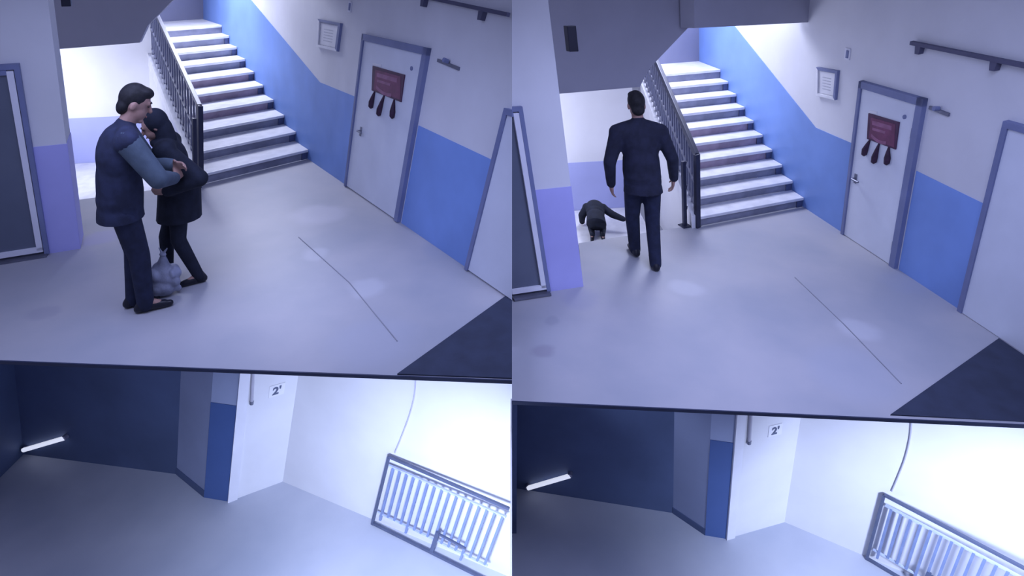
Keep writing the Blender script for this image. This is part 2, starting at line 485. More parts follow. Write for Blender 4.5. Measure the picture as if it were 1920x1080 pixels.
    mk('stringer_wall', prism([kpt(u0, -0.70, 1.015, s0), kpt(u1, -0.70, 1.015, s1), kpt(u1, -0.70, 1.085, s1), kpt(u0, -0.70, 1.085, s0)],
                     [kpt(u0, h0 - per, 1.015, s0), kpt(u1, h1 - per * 1.2, 1.015, s1), kpt(u1, h1 - per * 1.2, 1.085, s1), kpt(u0, h0 - per, 1.085, s0)]), M['white'], st)
    mk('kerb', prism([kpt(u0, h0 - per, 1.01, s0), kpt(u1, h1 - per * 1.2, 1.01, s1), kpt(u1, h1 - per * 1.2, 1.09, s1), kpt(u0, h0 - per, 1.09, s0)],
                     [kpt(u0, h0 + 0.03, 1.01, s0), kpt(u1, h1 + 0.03, 1.01, s1), kpt(u1, h1 + 0.03, 1.09, s1), kpt(u0, h0 + 0.03, 1.09, s0)]), M['marble'], st)

    # ---- balustrade on the open side of the stairs
    base0 = kpt(u0, h0, 1.04, s0)
    nh = None
    # newel height so that its head sits where the photograph has it
    def scr(p):
        q = p - CAM; return (960 + FOCAL * q.x / q.dot(FW), 540 + FOCAL * q.dot(DN) / q.dot(FW))
    nh = min((abs(scr(base0 + v * (k * .01))[1] - D['newel'][1]), k * .01) for k in range(20, 160))[1]
    def rail_pt(t, h):
        k = 1 + t * (steps - 1)
        return kpt(u0 + (u1 - u0) * t, h0 + (h1 - h0) * t + h, 1.04, tap(k))
    bl = mk('handrail', sqbar(rail_pt(0, nh), rail_pt(1, nh), 0.06, bdir), M['metal'], st, bevel=0.01, label='dark metal handrail')
    mk('newel_post', sqbar(base0 - v * per, base0 + v * (nh + 0.02), 0.06, bdir), M['metal'], bl, bevel=0.006)
    mk('newel_post', sqbar(rail_pt(1, 0.03), rail_pt(1, nh + .03), 0.05, bdir), M['metal'], bl, bevel=0.006)
    for hh in (0.10, nh * 0.5):
        mk('rail', sqbar(rail_pt(0, hh), rail_pt(1, hh), 0.028, bdir), M['railgrey'], bl)
    nb = 26
    for i in range(1, nb):
        t = i / nb
        mk('baluster', sqbar(rail_pt(t, 0.03), rail_pt(t, nh - 0.02), 0.022, bdir), M['railgrey'], bl)

    # ---- guard at the head of the stairs going down
    gb, gt = D['guard']
    gbp = fl(gb)
    gh_ = min((abs(scr(gbp + v * (k * .01))[1] - gt[1]), k * .01) for k in range(20, 160))[1]
    gr = empty('guard_railing', gbp, 'short dark guard rail at the head of the descending stairs, ' + W + ' hall', 'railing')
    mk('post', sqbar(gbp, gbp + v * gh_, 0.045, bdir), M['metal'], gr, bevel=0.005)
    mk('foot_plate', sqbar(gbp, gbp + Vec((0, 0, .015)), 0.13, bdir), M['metal'], gr, bevel=0.004)
    n0 = base0 - v * per - bdir.normalized() * -0.02
    for hh in (gh_ - 0.02, gh_ * 0.62, gh_ * 0.30):
        mk('rail', sqbar(gbp + v * hh, (base0 - v * per) + v * hh + (gbp - base0 + v * per).normalized() * 0.12, 0.035, v), M['metal'], gr)

    # ---- well of the stairs going down: steps, landing, far wall
    dirw = (hr - hl).normalized()
    zl = z - 0.664
    wb = [at_z(p[0], p[1], zl) for p in D['well_base']]
    far = (wb[0] - hl).dot(back)        # run from the edge to the far wall
    well = empty('descending_staircase', (hl + hr) / 2 - Vec((0, 0, 0.5)), 'bright stone steps going down behind the pier of the ' + W + ' hall', 'staircase')
    wid0, wid1 = -0.6, (hr - hl).dot(dirw) - 0.13 * bdir.length
    q = lambda w, r, zz: Vec((hl.x, hl.y, 0)) + dirw * w + Vec((back.x, back.y, 0)) * r + Vec((0, 0, zz))
    fr = max(far, 1.2)
    Bw = Wall(wb[0], wb[1], v)
    # added light for the far wall, hidden at the left end of the well
    area_light('added_well_light_' + W, q(-0.75, fr * 0.62, z + 0.9), q(1.2, fr * 0.95, z + 0.5), 0.8, 60 if W == 'left' else 38, PALE)
    e2 = bdir.cross(Vec((0, 0, 1))).normalized()
    # the far wall stops at the open side of the stairs
    sa, sb = kpt(u0, 0, 1.12, s0), kpt(u1, 0, 1.12, s1)
    dn_ = (sb - sa); w_ = Bw.a - sa
    den = Bw.d.x * dn_.y - Bw.d.y * dn_.x
    ext = -(w_.x * dn_.y - w_.y * dn_.x) / den
    for k in range(1, 5):
        zz = z - 0.166 * k
        ra, rb = 0.02 + 0.30 * (k - 1), 0.30 * k + 0.02
        pl = [q(wid0, ra, zz), q(wid1, ra, zz), q(wid1, rb, zz), q(wid0, rb, zz)]
        if k == 4:
            e0_, e1_ = Bw.P(ext - 0.05, 0, .01), Bw.P(-0.75, 0, .01)
            pl[2] = Vec((e0_.x, e0_.y, zz)); pl[3] = Vec((e1_.x, e1_.y, zz))
        mk('landing' if k == 4 else 'step', prism([p - Vec((0, 0, .05)) for p in pl], pl), M['marble'], well)
        rq = [q(wid0, ra - .02, zz), q(wid1, ra - .02, zz), q(wid1, ra, zz), q(wid0, ra, zz)]
        mk('riser', prism(rq, [p + Vec((0, 0, .16 if k > 1 else .115)) for p in rq]), M['riser'], well)
    bw = mk('wall_back_of_' + W + '_stairwell', wbox(Bw, -1.2, ext, -0.02, 3.6, 0, -0.12), M['white'], kind='structure', label='bright white wall of the stairwell behind the pier, ' + W + ' hall')
    hdb = Bw.uv(*D['well_dado'])[1]
    mk('dado', wbox(Bw, -1.2, ext, 0, hdb, 0, 0.006), M['paleblue'], bw)
    # fascia of the flight above, hanging in front of that wall
    Fa = Wall(wb[0] - back * (far * 0.72), wb[1] - back * (far * 0.72), v)
    fuv = Fa.quad(D['fascia'])
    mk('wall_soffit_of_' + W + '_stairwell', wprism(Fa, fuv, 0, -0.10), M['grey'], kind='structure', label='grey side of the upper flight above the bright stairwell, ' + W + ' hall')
    # far wall of the upper landing, its shade painted as slate
    fp = R.P(u_far, rise)
    Lb = Wall(fp, fp + bdir, v)
    mk('wall_landing_of_' + W + '_hall', wbox(Lb, -0.1, bdir.length * 1.5, -0.1, 3.2, 0, -0.12), M['slate'], kind='structure', label='grey wall behind the upper landing, its shade painted on, ' + W + ' hall')
    # beam where the hall ceiling meets the stairwell
    lu, lh = R.uv(*D['lintel'])
    bp = R.P(lu, 0)
    Be = Wall(bp, bp + bdir, v)
    bw_ = abs(Be.uv(*D['lintel_l'])[0])
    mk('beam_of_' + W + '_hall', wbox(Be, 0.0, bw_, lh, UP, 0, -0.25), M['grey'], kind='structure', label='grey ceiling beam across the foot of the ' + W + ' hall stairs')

    # ---- sign door
    dq = D['door']
    uvd = R.quad(dq)
    uL, uR = (uvd[0][0] + uvd[3][0]) / 2, (uvd[1][0] + uvd[2][0]) / 2
    hT = (uvd[0][1] + uvd[1][1]) / 2
    dn = empty('door_' + ('2' if S == 'left' else '5'), R.P((uL + uR) / 2, 0, 0.02), 'white door with a dark red hanging sign, ' + W + ' hall', None, None, 'structure')
    ft = 0.07
    mk('frame', merge(wbox(R, uL - ft * .6, uL, 0, hT, 0, 0.05), wbox(R, uR, uR + ft * 1.2, 0, hT, 0, 0.05), wbox(R, uR, uL, hT - ft, hT, 0, 0.05)), M['frame'], dn)
    mk('leaf', wbox(R, uR + ft * 1.2, uL - ft * .6, 0.01, hT - ft, 0, 0.03), M['door'], dn, bevel=0.004)
    hu, hh = R.uv(*D['handle'])
    hd_ = mk('handle', merge(tube([R.P(hu, hh, 0.03), R.P(hu, hh, 0.08)], 0.012), tube([R.P(hu, hh, 0.08), R.P(hu - 0.12, hh, 0.08)], 0.011)), M['greymetal'], dn)
    mk('rose', wbox(R, hu - 0.022, hu + 0.022, hh - 0.06, hh + 0.05, 0.03, 0.036), M['greymetal'], hd_)
    du, dh = R.uv(*D['dot'])
    mk('peephole', tube([R.P(du, dh, 0.03), R.P(du, dh, 0.04)], 0.022, 12), M['frame'], dn)
    for hz in (0.25, hT - 0.35):
        mk('hinge', tube([R.P(uR + ft * 1.25, hz - .05, 0.035), R.P(uR + ft * 1.25, hz + .05, 0.035)], 0.012), M['greymetal'], dn)

    # ---- hanging sign on the door
    pq = R.quad(D['poster'])
    cx = sum(p[0] for p in pq) / 4; ch = min(p[1] for p in pq)
    sg = empty('door_sign', R.P(cx, ch, 0.031), 'dark red square sign with three hanging tassels on the white door, ' + W + ' hall', 'sign')
    mk('board', wprism(R, pq, 0.031, 0.043), M['posterdark'], sg)
    sh = lambda s, t: (pq[0][0] + (pq[1][0] - pq[0][0]) * s + (pq[3][0] - pq[0][0]) * t, pq[0][1] + (pq[1][1] - pq[0][1]) * s + (pq[3][1] - pq[0][1]) * t + s * t * (pq[2][1] - pq[1][1] - pq[3][1] + pq[0][1]))
    mk('print', wprism(R, [sh(.10, .12), sh(.90, .10), sh(.92, .93), sh(.08, .93)], 0.043, 0.045), M['poster'], sg)
    mk('pale_band', wprism(R, [sh(.16, .22), sh(.80, .20), sh(.80, .36), sh(.16, .38)], 0.045, 0.0465), M['posterpink'], sg)
    mk('pale_band', wprism(R, [sh(.18, .48), sh(.62, .46), sh(.60, .56), sh(.18, .58)], 0.045, 0.0465), M['posterpink'], sg)
    arc = [sh(.16 + .5 * t, .72 + .18 * math.sin(math.pi * t) * .5 + .1 * t) for t in [i / 8 for i in range(9)]]
    mk('pale_band', merge(*[wprism(R, [arc[i], arc[i + 1], (arc[i + 1][0], arc[i + 1][1] - .035), (arc[i][0], arc[i][1] - .035)], 0.045, 0.0465) for i in range(8)]), M['posterpink'], sg)
    mk('tape', wprism(R, [sh(-.02, -.10), sh(.26, -.14), sh(.26, -.04), sh(-.02, .0)], 0.031, 0.034), M['paper'], sg)
    for i, tp in enumerate(D['tass']):
        tu, th = R.uv(*tp)
        su, shh = sh(.10 + .32 * i, 1.0)
        topu = su
        pts = [R.P(su, shh, 0.04), R.P((su + tu) / 2, (shh + th) / 2, 0.046), R.P(tu, th, 0.05), R.P(tu + (tu - su) * .12, th - 0.055, 0.05), R.P(tu + (tu - su) * .14, th - 0.075, 0.05)]
        mk('tassel', tube(pts, [0.008, 0.022, 0.034, 0.030, 0.008], 10), M['ribbon'], sg, smooth=True)

    # ---- framed notice and switch on the white wall
    nq = R.quad(D['plaque'])
    nf = empty('notice_frame', R.P(sum(p[0] for p in nq) / 4, min(p[1] for p in nq), 0), 'small framed notice on the white wall between stairs and door, ' + W + ' hall', 'notice')
    def inset(qd, m):
        c = (sum(p[0] for p in qd) / 4, sum(p[1] for p in qd) / 4)
        return [(p[0] + (c[0] - p[0]) * m, p[1] + (c[1] - p[1]) * m) for p in qd]
    ni = inset(nq, 0.18)
    mk('backing', wprism(R, inset(nq, .1), 0, 0.015), M['papergrey'], nf)
    for i in range(4):
        jn = (i + 1) % 4
        mk('frame_bar', wprism(R, [nq[i], nq[jn], ni[jn], ni[i]], 0, 0.035), M['frame'] if i in (0, 1) else M['paper'], nf)  # top and right bars dark, their shadow painted as colour
    mk('sheet', wprism(R, inset(nq, .24), 0.015, 0.018), M['paper'], nf)
    for i in range(5):
        t = .3 + .1 * i
        A = (nq[0][0] + (nq[3][0] - nq[0][0]) * t, nq[0][1] + (nq[3][1] - nq[0][1]) * t); B = (nq[1][0] + (nq[2][0] - nq[1][0]) * t, nq[1][1] + (nq[2][1] - nq[1][1]) * t)
        l0 = (A[0] + (B[0] - A[0]) * .28, A[1] + (B[1] - A[1]) * .28); l1 = (A[0] + (B[0] - A[0]) * .7, A[1] + (B[1] - A[1]) * .7)
        mk('printed_line', wprism(R, [l0, l1, (l1[0], l1[1] - .012), (l0[0], l0[1] - .012)], 0.018, 0.0186), M['papergrey'], nf)
    su, shh = R.uv(*D['switch'])
    sw = empty('light_switch', R.P(su, shh - .06, 0), 'small light switch above the framed notice, ' + W + ' hall', 'switch')
    mk('plate', wbox(R, su - .045, su + .045, shh - .06, shh + .06, 0, 0.014), M['framewhite'], sw, bevel=0.003)
    mk('rocker', wbox(R, su - .030, su + .004, shh - .04, shh + .04, 0.014, 0.024), M['frame'], sw)
    # wall bracket by the door
    h0_, h1_ = R.uv(*D['hook'][0]), R.uv(*D['hook'][1])
    hk = empty('wall_bracket', R.P(h0_[0], h1_[1] - .03, 0), 'small grey bracket on the wall just right of the sign door, ' + W + ' hall', 'bracket')
    mk('plate', wprism(R, [h0_, h1_, (h1_[0], h1_[1] - .03), (h0_[0], h0_[1] - .03)], 0, 0.018), M['greymetal'], hk)
    m_ = ((h0_[0] + h1_[0]) / 2, (h0_[1] + h1_[1]) / 2)
    mk('knob', tube([R.P(m_[0], m_[1] + .01, 0.018), R.P(m_[0], m_[1] + .02, 0.07)], 0.022, 10), M['frame'], hk)

    # ---- white side door nearest the viewer
    d2t = R.uv(*D['door2_t'])
    hT2 = d2t[1]
    d2 = empty('door_' + ('3' if S == 'left' else '6'), R.P(-0.3, 0, 0.02), 'plain white door at the right edge of the ' + W + ' hall', None, None, 'structure')
    wdt = -1.05
    mk('frame', clipped_prism(R, [(0.05, 0), (0.0, 0), (0.0, hT2 - .05), (wdt, hT2 - .05), (wdt, hT2), (0.05, hT2)], 0, 0.05, D), M['frame'], d2)
    mk('leaf', clipped_prism(R, [(wdt, 0.01), (-0.001, 0.01), (-0.001, hT2 - .052), (wdt, hT2 - .052)], 0, 0.035, D), M['door'], d2)

    # ---- black box on the pier
    b0, b1 = Lw.uv(*D['box'][0]), Lw.uv(*D['box'][1])
    bx_ = empty('wall_speaker', Lw.P((b0[0] + b1[0]) / 2, b1[1], 0), 'small black speaker box high on the pier edge, ' + W + ' hall', 'speaker')
    mk('case', wbox(Lw, min(b0[0], b1[0]), max(b0[0], b1[0]), b1[1], b0[1], 0.012, 0.10), M['black'], bx_, bevel=0.006)
    mk('bracket', wbox(Lw, (b0[0] + b1[0]) / 2 - .02, (b0[0] + b1[0]) / 2 + .02, (b0[1] + b1[1]) / 2 - .03, (b0[1] + b1[1]) / 2 + .03, 0, 0.013), M['greymetal'], bx_)
    # ---- dark batten high on the right wall
    e0, e1 = R.uv(*D['bar'][0]), R.uv(*D['bar'][1])
    bt = empty('wall_batten', R.P((e0[0] + e1[0]) / 2, min(e0[1], e1[1]) - .03, 0), 'dark lamp batten high on the wall above the doors, ' + W + ' hall', 'lamp')
    mk('batten', clipped_prism(R, [(e0[0], e0[1] + .012), (e1[0], e1[1] + .012), (e1[0], e1[1] - .02), (e0[0], e0[1] - .02)], 0.02, 0.055, D), M['batten'], bt)
    for t in (.08, .75):
        uu = e0[0] + (e1[0] - e0[0]) * t; hh2 = e0[1] + (e1[1] - e0[1]) * t
        c = clipped_prism(R, [(uu - .035, hh2 - .02), (uu + .035, hh2 - .02), (uu + .025, hh2 - .09), (uu - .025, hh2 - .09)], 0.0, 0.05, D)
        if c[0]: mk('bracket', c, M['batten'], bt)
    # ---- rubber mat in the near corner
    mp = [fl(p) for p in D['mat']]
    along = (f1 - f0).normalized()
    near_r = fl((960, 711)) if S == 'left' else f1 - along * 0.02
    if S == 'left':
        mpoly = [mp[0] + Vec((0, 0, 0)), mp[1] + Vec((0, .0, 0)), near_r]
    else:
        dx, dy = mp[0] - mp[1], R.P(-1, 0) - R.P(0, 0)
        w0 = R.P(0, 0, .06) - mp[1]
        ex = mp[1] + dx * ((w0.x * dy.y - w0.y * dy.x) / (dx.x * dy.y - dx.y * dy.x))
        mpoly = [ex, mp[1], R.P(0, 0, .06) + R.d * ((near_r - R.P(0, 0, .06)).dot(R.d) + .03)]
    nrm = Vec((0, 0, 0.012))
    mk('floor_mat', prism(mpoly, [p + nrm for p in mpoly]), M['mat_rubber'], label='charcoal rubber mat in the near right corner of the ' + W + ' hall floor', cat='mat')
    # ---- hall ceiling, out of the picture
    cC = R.P(lu, UP); cC.z = 3.0
    cD = cC + bdir * 2.4
    if S == 'left':
        cpoly = [Vec((0, 2.2, 3)), Vec((0, R.P(-2.6, UP).y if False else 4.9, 3)), cC, cD, Vec((-9, cD.y, 3)), Vec((-9, 2.2, 3))]
    else:
        cpoly = [Vec((0, 2.2, 3)), Vec((6.5, 2.2, 3)), Vec((6.5, cC.y, 3)), cC, cD, Vec((0, cD.y, 3))]
    mk('ceiling_of_' + W + '_hall', prism(cpoly, [p + Vec((0, 0, .12)) for p in cpoly]), M['white'], kind='structure', label='white ceiling of the ' + W + ' hall')
    return dict(R=R, Lw=Lw, z=z, v=v, fl=fl, back=back, hl=hl, hr=hr, zl=zl, dirw=dirw)

H1 = upper_hall(R1D)
H2 = upper_hall(R2D)

# ------------------------------------------------------------------ the two lower halls
VL1, VL2 = lean(250, 2800), lean(1244, 2445)
L1D = dict(where='left', z=-2.8, zu=Z1, v=VL1, clip=True, e=(430, 940), c=(530, 903), b=(692, 971), strip_top=(452, 700),
           col=[(331, 889), (383, 932)], dado_h=(418, 757), bk=(-60, 838), side=[(46, 850), (-90, 985)],
           sign=(519, 731), conduit=[(474, 690), (471, 754)], wire=[(780, 712), (777, 745), (767, 782), (752, 822), (741, 848)],
           rail_b=[(698, 983), (892, 1080)], rail_t=[(729, 856), (960, 967)], sub=[(744, 879), (960, 981)], tube=[(51, 839), (126, 817)],
           front=R1D['front'], nb=22, umax=3.2, dark=(822, 1000))
L2D = dict(where='right', z=-3.0, zu=Z2, v=VL2, clip=False, pos=True, e=(1364, 1010), c=(1471, 979), b=(1623, 1043), strip_top=(1383, 773),
           col=[(1262, 962), (1322, 1003)], dado_h=(1352, 827), bk=(900, 905), side=[(984, 925), (960, 1000)],
           sign=(1453, 806), conduit=[(1406, 765), (1402, 828)], wire=[(1709, 786), (1706, 820), (1697, 858), (1684, 892), (1672, 920)],
           rail_b=[(1625, 1049), (1677, 1080)], rail_t=[(1658, 928), (1920, 1057)], sub=[(1673, 954), (1920, 1072)], tube=[(991, 909), (1069, 886)],
           front=R2D['front'], nb=22, umax=3.2, dark=(1745, 1066))

def lower_hall(D):
    z, v, W = D['z'], D['v'], D['where']
    H = D['zu'] - 0.037 - z
    fl = lambda p: at_z(p[0], p[1], z)
    E_, C_, B_ = fl(D['e']), fl(D['c']), fl(D['b'])
    A = Wall(E_, C_, v); B = Wall(C_, B_, v)
    la = (C_ - E_).length
    # floor
    xl, xr = (-9.0, 0.0) if W == 'left' else (0.0, 7.5)
    fm = floor_mat('lower_screed_' + W, (0.52, 0.54, 0.62), (0.42, 0.45, 0.54), [])
    fp = [Vec((xl, 1.2, z)), Vec((xr, 1.2, z)), Vec((xr, 6.6, z)), Vec((xl, 6.6, z))]
    mk('floor_of_lower_' + W + '_hall', prism([p - Vec((0, 0, .1)) for p in fp], fp), fm, kind='structure', label='pale bluish floor of the lower ' + W + ' hall')
    f0, f1 = at_z(*D['front'][0], D['zu']), at_z(*D['front'][1], D['zu'])
    zc = D['zu'] - 0.033
    fy = lambda x: f0.y + (f1.y - f0.y) / (f1.x - f0.x) * (x - f0.x) + 0.12
    x0, x1 = (-9.0, 0.0) if W == 'left' else (0.0, 7.5)
    cp = [Vec((x0, fy(x0), zc)), Vec((x1, fy(x1), zc)), Vec((x1, 6.0, zc)), Vec((x0, 6.0, zc))]
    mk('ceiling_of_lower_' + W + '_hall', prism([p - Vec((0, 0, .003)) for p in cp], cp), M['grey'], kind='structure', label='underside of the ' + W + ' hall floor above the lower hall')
    # lit walls
    wa = mk('wall_return_of_lower_' + W + '_hall', clipped_prism(A, [(0, -.01), (la, -.01), (la, H), (0, H)], 0, -0.10, D), M['white'], kind='structure', label='short white wall beside the dark passage, lower ' + W + ' hall')
    st_u = 0.085
    mk('corner_strip', wbox(A, -0.02, st_u, 0, H, 0, 0.02), M['framewhite'], wa, label='bright white corner strip')
    mk('wall_right_of_lower_' + W + '_hall', clipped_prism(B, [(0, -.01), (6.0, -.01), (6.0, H), (0, H)], 0, -0.10, D), M['white'], kind='structure', label='long bright white wall behind the railing, lower ' + W + ' hall')
    # dark passage
    c0, c1 = fl(D['col'][0]), fl(D['col'][1])
    P1 = Wall(c1, E_, v); P2 = Wall(c0, c1, v); bk = fl(D['bk']); P3 = Wall(bk, c0, v)
    l1, l2, l3 = (E_ - c1).length, (c1 - c0).length, (c0 - bk).length
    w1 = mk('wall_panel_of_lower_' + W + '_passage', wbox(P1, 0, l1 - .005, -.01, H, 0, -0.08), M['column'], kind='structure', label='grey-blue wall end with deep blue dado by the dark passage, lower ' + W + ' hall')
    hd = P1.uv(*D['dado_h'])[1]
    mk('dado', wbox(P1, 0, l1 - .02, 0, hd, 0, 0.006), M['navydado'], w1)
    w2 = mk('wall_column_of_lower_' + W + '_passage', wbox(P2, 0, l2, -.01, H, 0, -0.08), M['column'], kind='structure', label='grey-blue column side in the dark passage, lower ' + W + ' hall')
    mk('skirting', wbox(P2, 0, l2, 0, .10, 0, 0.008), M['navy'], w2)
    mk('wall_back_of_lower_' + W + '_passage', clipped_prism(P3, [(-1.5 if W == 'left' else 0, -.01), (l3, -.01), (l3, H), (-1.5 if W == 'left' else 0, H)], 0, -0.08, D), M['navy'], kind='structure', label='back wall of the unlit passage, shade painted in dark navy, lower ' + W + ' hall')
    s0, s1 = fl(D['side'][0]), fl(D['side'][1])
    if W == 'left':
        P4 = Wall(s1, s0, v)
        mk('wall_side_of_lower_left_passage', wbox(P4, 0, (s0 - s1).length, -.01, H, 0, -0.08), M['navy'], kind='structure', label='side wall with dark painted shade at the far left of the lower left passage')
    else:
        pw = [Vec((0.0, 4.3, z)), Vec((0.0, 6.0, z)), Vec((0.05, 6.0, z)), Vec((0.05, 4.3, z))]
        sw = [Vec((-0.012, 1.5, z)), Vec((0.0, 1.5, z)), Vec((0.0, 4.3, z)), Vec((-0.012, 4.3, z))]
        mk('wall_lamp_blocker_between_lower_halls', prism(sw, [p + Vec((0, 0, 2.2)) for p in sw]), M['white'], kind='structure', label='thin white screen added to stop lamp spill between the two lower halls')  # added screen, stops the left lamp spilling into the right hall
        mk('wall_added_light_stop_between_lower_halls', prism(pw, [p + Vec((0, 0, H)) for p in pw]), M['navy'], kind='structure', label='added dark wall blocking light between the two lower halls')  # added wall, keeps the left hall's light out of this passage
    # fluorescent tube on the passage wall
    t0, t1 = P3.uv(*D['tube'][0]), P3.uv(*D['tube'][1])
    lp = empty('tube_lamp', P3.P((t0[0] + t1[0]) / 2, min(t0[1], t1[1]), 0.05), 'short slanting white tube lamp on the dark wall of the lower ' + W + ' passage', 'lamp')
    n = Vec((0, 0, 0))
    mk('tube', tube([P3.P(*t0, 0.05), P3.P(*t1, 0.05)], 0.028, 12), M['tubelight'], lp, smooth=False)
    for t in (t0, t1):
        mk('holder', tube([P3.P(*t, 0.004), P3.P(*t, 0.055)], 0.03, 10), M['slate'], lp)
    # number sign, conduit, cable
    su, sh = A.uv(*D['sign'])
    sg = empty('wall_sign', A.P(su, sh - .09, 0), 'small white sign with a dark figure two on the return wall, lower ' + W + ' hall', 'sign')
    mk('plate', clipped_prism(A, [(su - .08, sh - .075), (su + .08, sh - .075), (su + .08, sh + .075), (su - .08, sh + .075)], 0, 0.008, D), M['paper'], sg)
    cu = bpy.data.curves.new('numeral', 'FONT'); cu.body = "2'"; cu.size = 0.13; cu.extrude = 0.002; cu.align_x = 'CENTER'; cu.offset = 0.004
    to = bpy.data.objects.new('numeral_tmp', cu); col.objects.link(to)
    me = bpy.data.meshes.new_from_object(to.evaluated_get(bpy.context.evaluated_depsgraph_get()))
    bpy.data.objects.remove(to)
    vf = ([A.P(su + p.co.x, sh - .045 + p.co.y, 0.010 + p.co.z) for p in me.vertices], [list(p.vertices) for p in me.polygons])
    bpy.data.meshes.remove(me)
    mk('numeral', vf, M['raildark'], sg)
    q0, q1 = A.uv(*D['conduit'][0]), A.uv(*D['conduit'][1])
    cd = empty('wall_conduit', A.P(*q1, 0), 'short grey conduit high on the return wall, lower ' + W + ' hall', 'conduit')
    mk('pipe', tube([A.P(q0[0], min(q0[1], H - .01), 0.02), A.P(*q1, 0.02)], 0.017, 10), M['cable'], cd)
    mk('end_cap', tube([A.P(q1[0], q1[1] + .03, 0.02), A.P(q1[0], q1[1] - .01, 0.02)], 0.021, 10), M['greymetal'], cd)
    pts = [B.P(*B.uv(*p), 0.008) for p in D['wire']]
    pts[0] = B.P(B.uv(*D['wire'][0])[0], min(H - .005, B.uv(*D['wire'][0])[1]), 0.008)
    fine = []
    for i in range(len(pts) - 1):
        p0 = pts[max(i - 1, 0)]; p1 = pts[i]; p2 = pts[i + 1]; p3 = pts[min(i + 2, len(pts) - 1)]
        for k in range(5):
            t = k / 5
            fine.append(0.5 * ((2 * p1) + (p2 - p0) * t + (2 * p0 - 5 * p1 + 4 * p2 - p3) * t * t + (3 * p1 - p0 - 3 * p2 + p3) * t ** 3))
    fine.append(pts[-1])
    mk('wall_cable', tube(fine, 0.008, 6), M['cable'], label='thin grey cable hanging down the white wall to the railing, lower ' + W + ' hall', cat='cable')
    # railing
    r0, r1 = fl(D['rail_b'][0]), fl(D['rail_b'][1])
    G = Wall(r0, r1, v)
    hT = G.uv(*D['rail_t'][0])[1]
    um = D['umax']
    if D['clip']:
        um = clip_u(G) - v.x / G.d.x * hT - 0.03
    rl = empty('railing', G.P(um / 2, 0, 0), 'slate framed railing with pale blue balusters against the white wall, lower ' + W + ' hall', 'railing')
    gb = lambda u0, h0, u1, h1, w, m, nm, par=rl: mk(nm, sqbar(G.P(u0, h0), G.P(u1, h1), w, G.n), m, par)
    hs = G.uv(*D['sub'][0])[1]
    ut = um if not D['clip'] else clip_u(G) - 0.03 - v.x / G.d.x * hT
    ub = um if not D['clip'] else clip_u(G) - 0.05
    gb(0, 0, 0, hT, 0.026, M['raildark'], 'end_post')
    gb(0, hT, ut, hT, 0.026, M['raildark'], 'top_rail')
    gb(0.03, hs, ut, hs, 0.022, M['railwhite'], 'upper_rail')
    gb(0, 0.02, ub, 0.02, 0.028, M['raildark'], 'bottom_rail')
    gb(0.03, 0.20, ut, 0.20, 0.018, M['railwhite'], 'lower_rail')
    du = 0.086
    k = 1
    while k * du < ut - 0.02:
        gb(k * du, 0.11 if k % 4 == 1 else 0.20, k * du, hs, 0.024, M['railblue'], 'baluster')
        k += 1
    kd = G.uv(*D['dark'])
    mk('latch', merge(sqbar(G.P(kd[0], 0.06, .02), G.P(kd[0], 0.34, .02), 0.04, G.n), sqbar(G.P(kd[0], .32, .02), G.P(kd[0] + .34, .30, .02), 0.02, G.n)), M['raildark'], rl)
M['railblue'] = mat('blue_grey_baluster_paint', (0.22, 0.28, 0.48), 0.4, 0.1, 6.0)
lower_hall(L1D)
lower_hall(L2D)

# ------------------------------------------------------------------ people
def frame_of(axis, hint):
    z = axis.normalized(); x = (hint - z * hint.dot(z)).normalized(); y = z.cross(x)
    return x, y, z
def cap(p0, r0, p1, r1, seg=14, rings=5):
    p0, p1 = Vec(p0), Vec(p1)
    ax = p1 - p0
    if ax.length < 1e-6: ax = Vec((0, 0, 1e-4))
    x, y, z = frame_of(ax, Vec((.9, .31, .17)) if abs(ax.normalized().x) < .85 else Vec((0.1, 1, 0)))
    rows = []
    for i in range(rings + 1):
        a = -math.pi / 2 + (math.pi / 2) * i / rings
        rows.append((p0 + z * (math.sin(a) * r0), math.cos(a) * r0))
    for i in range(rings + 1):
        a = (math.pi / 2) * i / rings
        rows.append((p1 + z * (math.sin(a) * r1), math.cos(a) * r1))
    V, F = [], []
    for c, r in rows:
        r = max(r, 1e-4)
        for k in range(seg):
            t = 2 * math.pi * k / seg
            V.append(c + (x * math.cos(t) + y * math.sin(t)) * r)
    n = len(rows)
    for i in range(n - 1):
        for k in range(seg):
            F.append([i * seg + k, i * seg + (k + 1) % seg, (i + 1) * seg + (k + 1) % seg, (i + 1) * seg + k])
    F.append(list(range(seg))[::-1]); F.append([(n - 1) * seg + k for k in range(seg)])
    return V, F
def ell(c, r, axes=None, seg=18, rings=10):
    c = Vec(c); X, Y, Z = axes or (Vec((1, 0, 0)), Vec((0, 1, 0)), Vec((0, 0, 1)))
    V, F = [], []
    for i in range(rings + 1):
        a = -math.pi / 2 + math.pi * i / rings
        for k in range(seg):
            t = 2 * math.pi * k / seg
            rr = max(math.cos(a), 1e-3)
            V.append(c + X * (r[0] * rr * math.cos(t)) + Y * (r[1] * rr * math.sin(t)) + Z * (r[2] * math.sin(a)))
    for i in range(rings):
        for k in range(seg):
            F.append([i * seg + k, i * seg + (k + 1) % seg, (i + 1) * seg + (k + 1) % seg, (i + 1) * seg + k])
    F.append(list(range(seg))[::-1]); F.append([rings * seg + k for k in range(seg)])
    return V, F
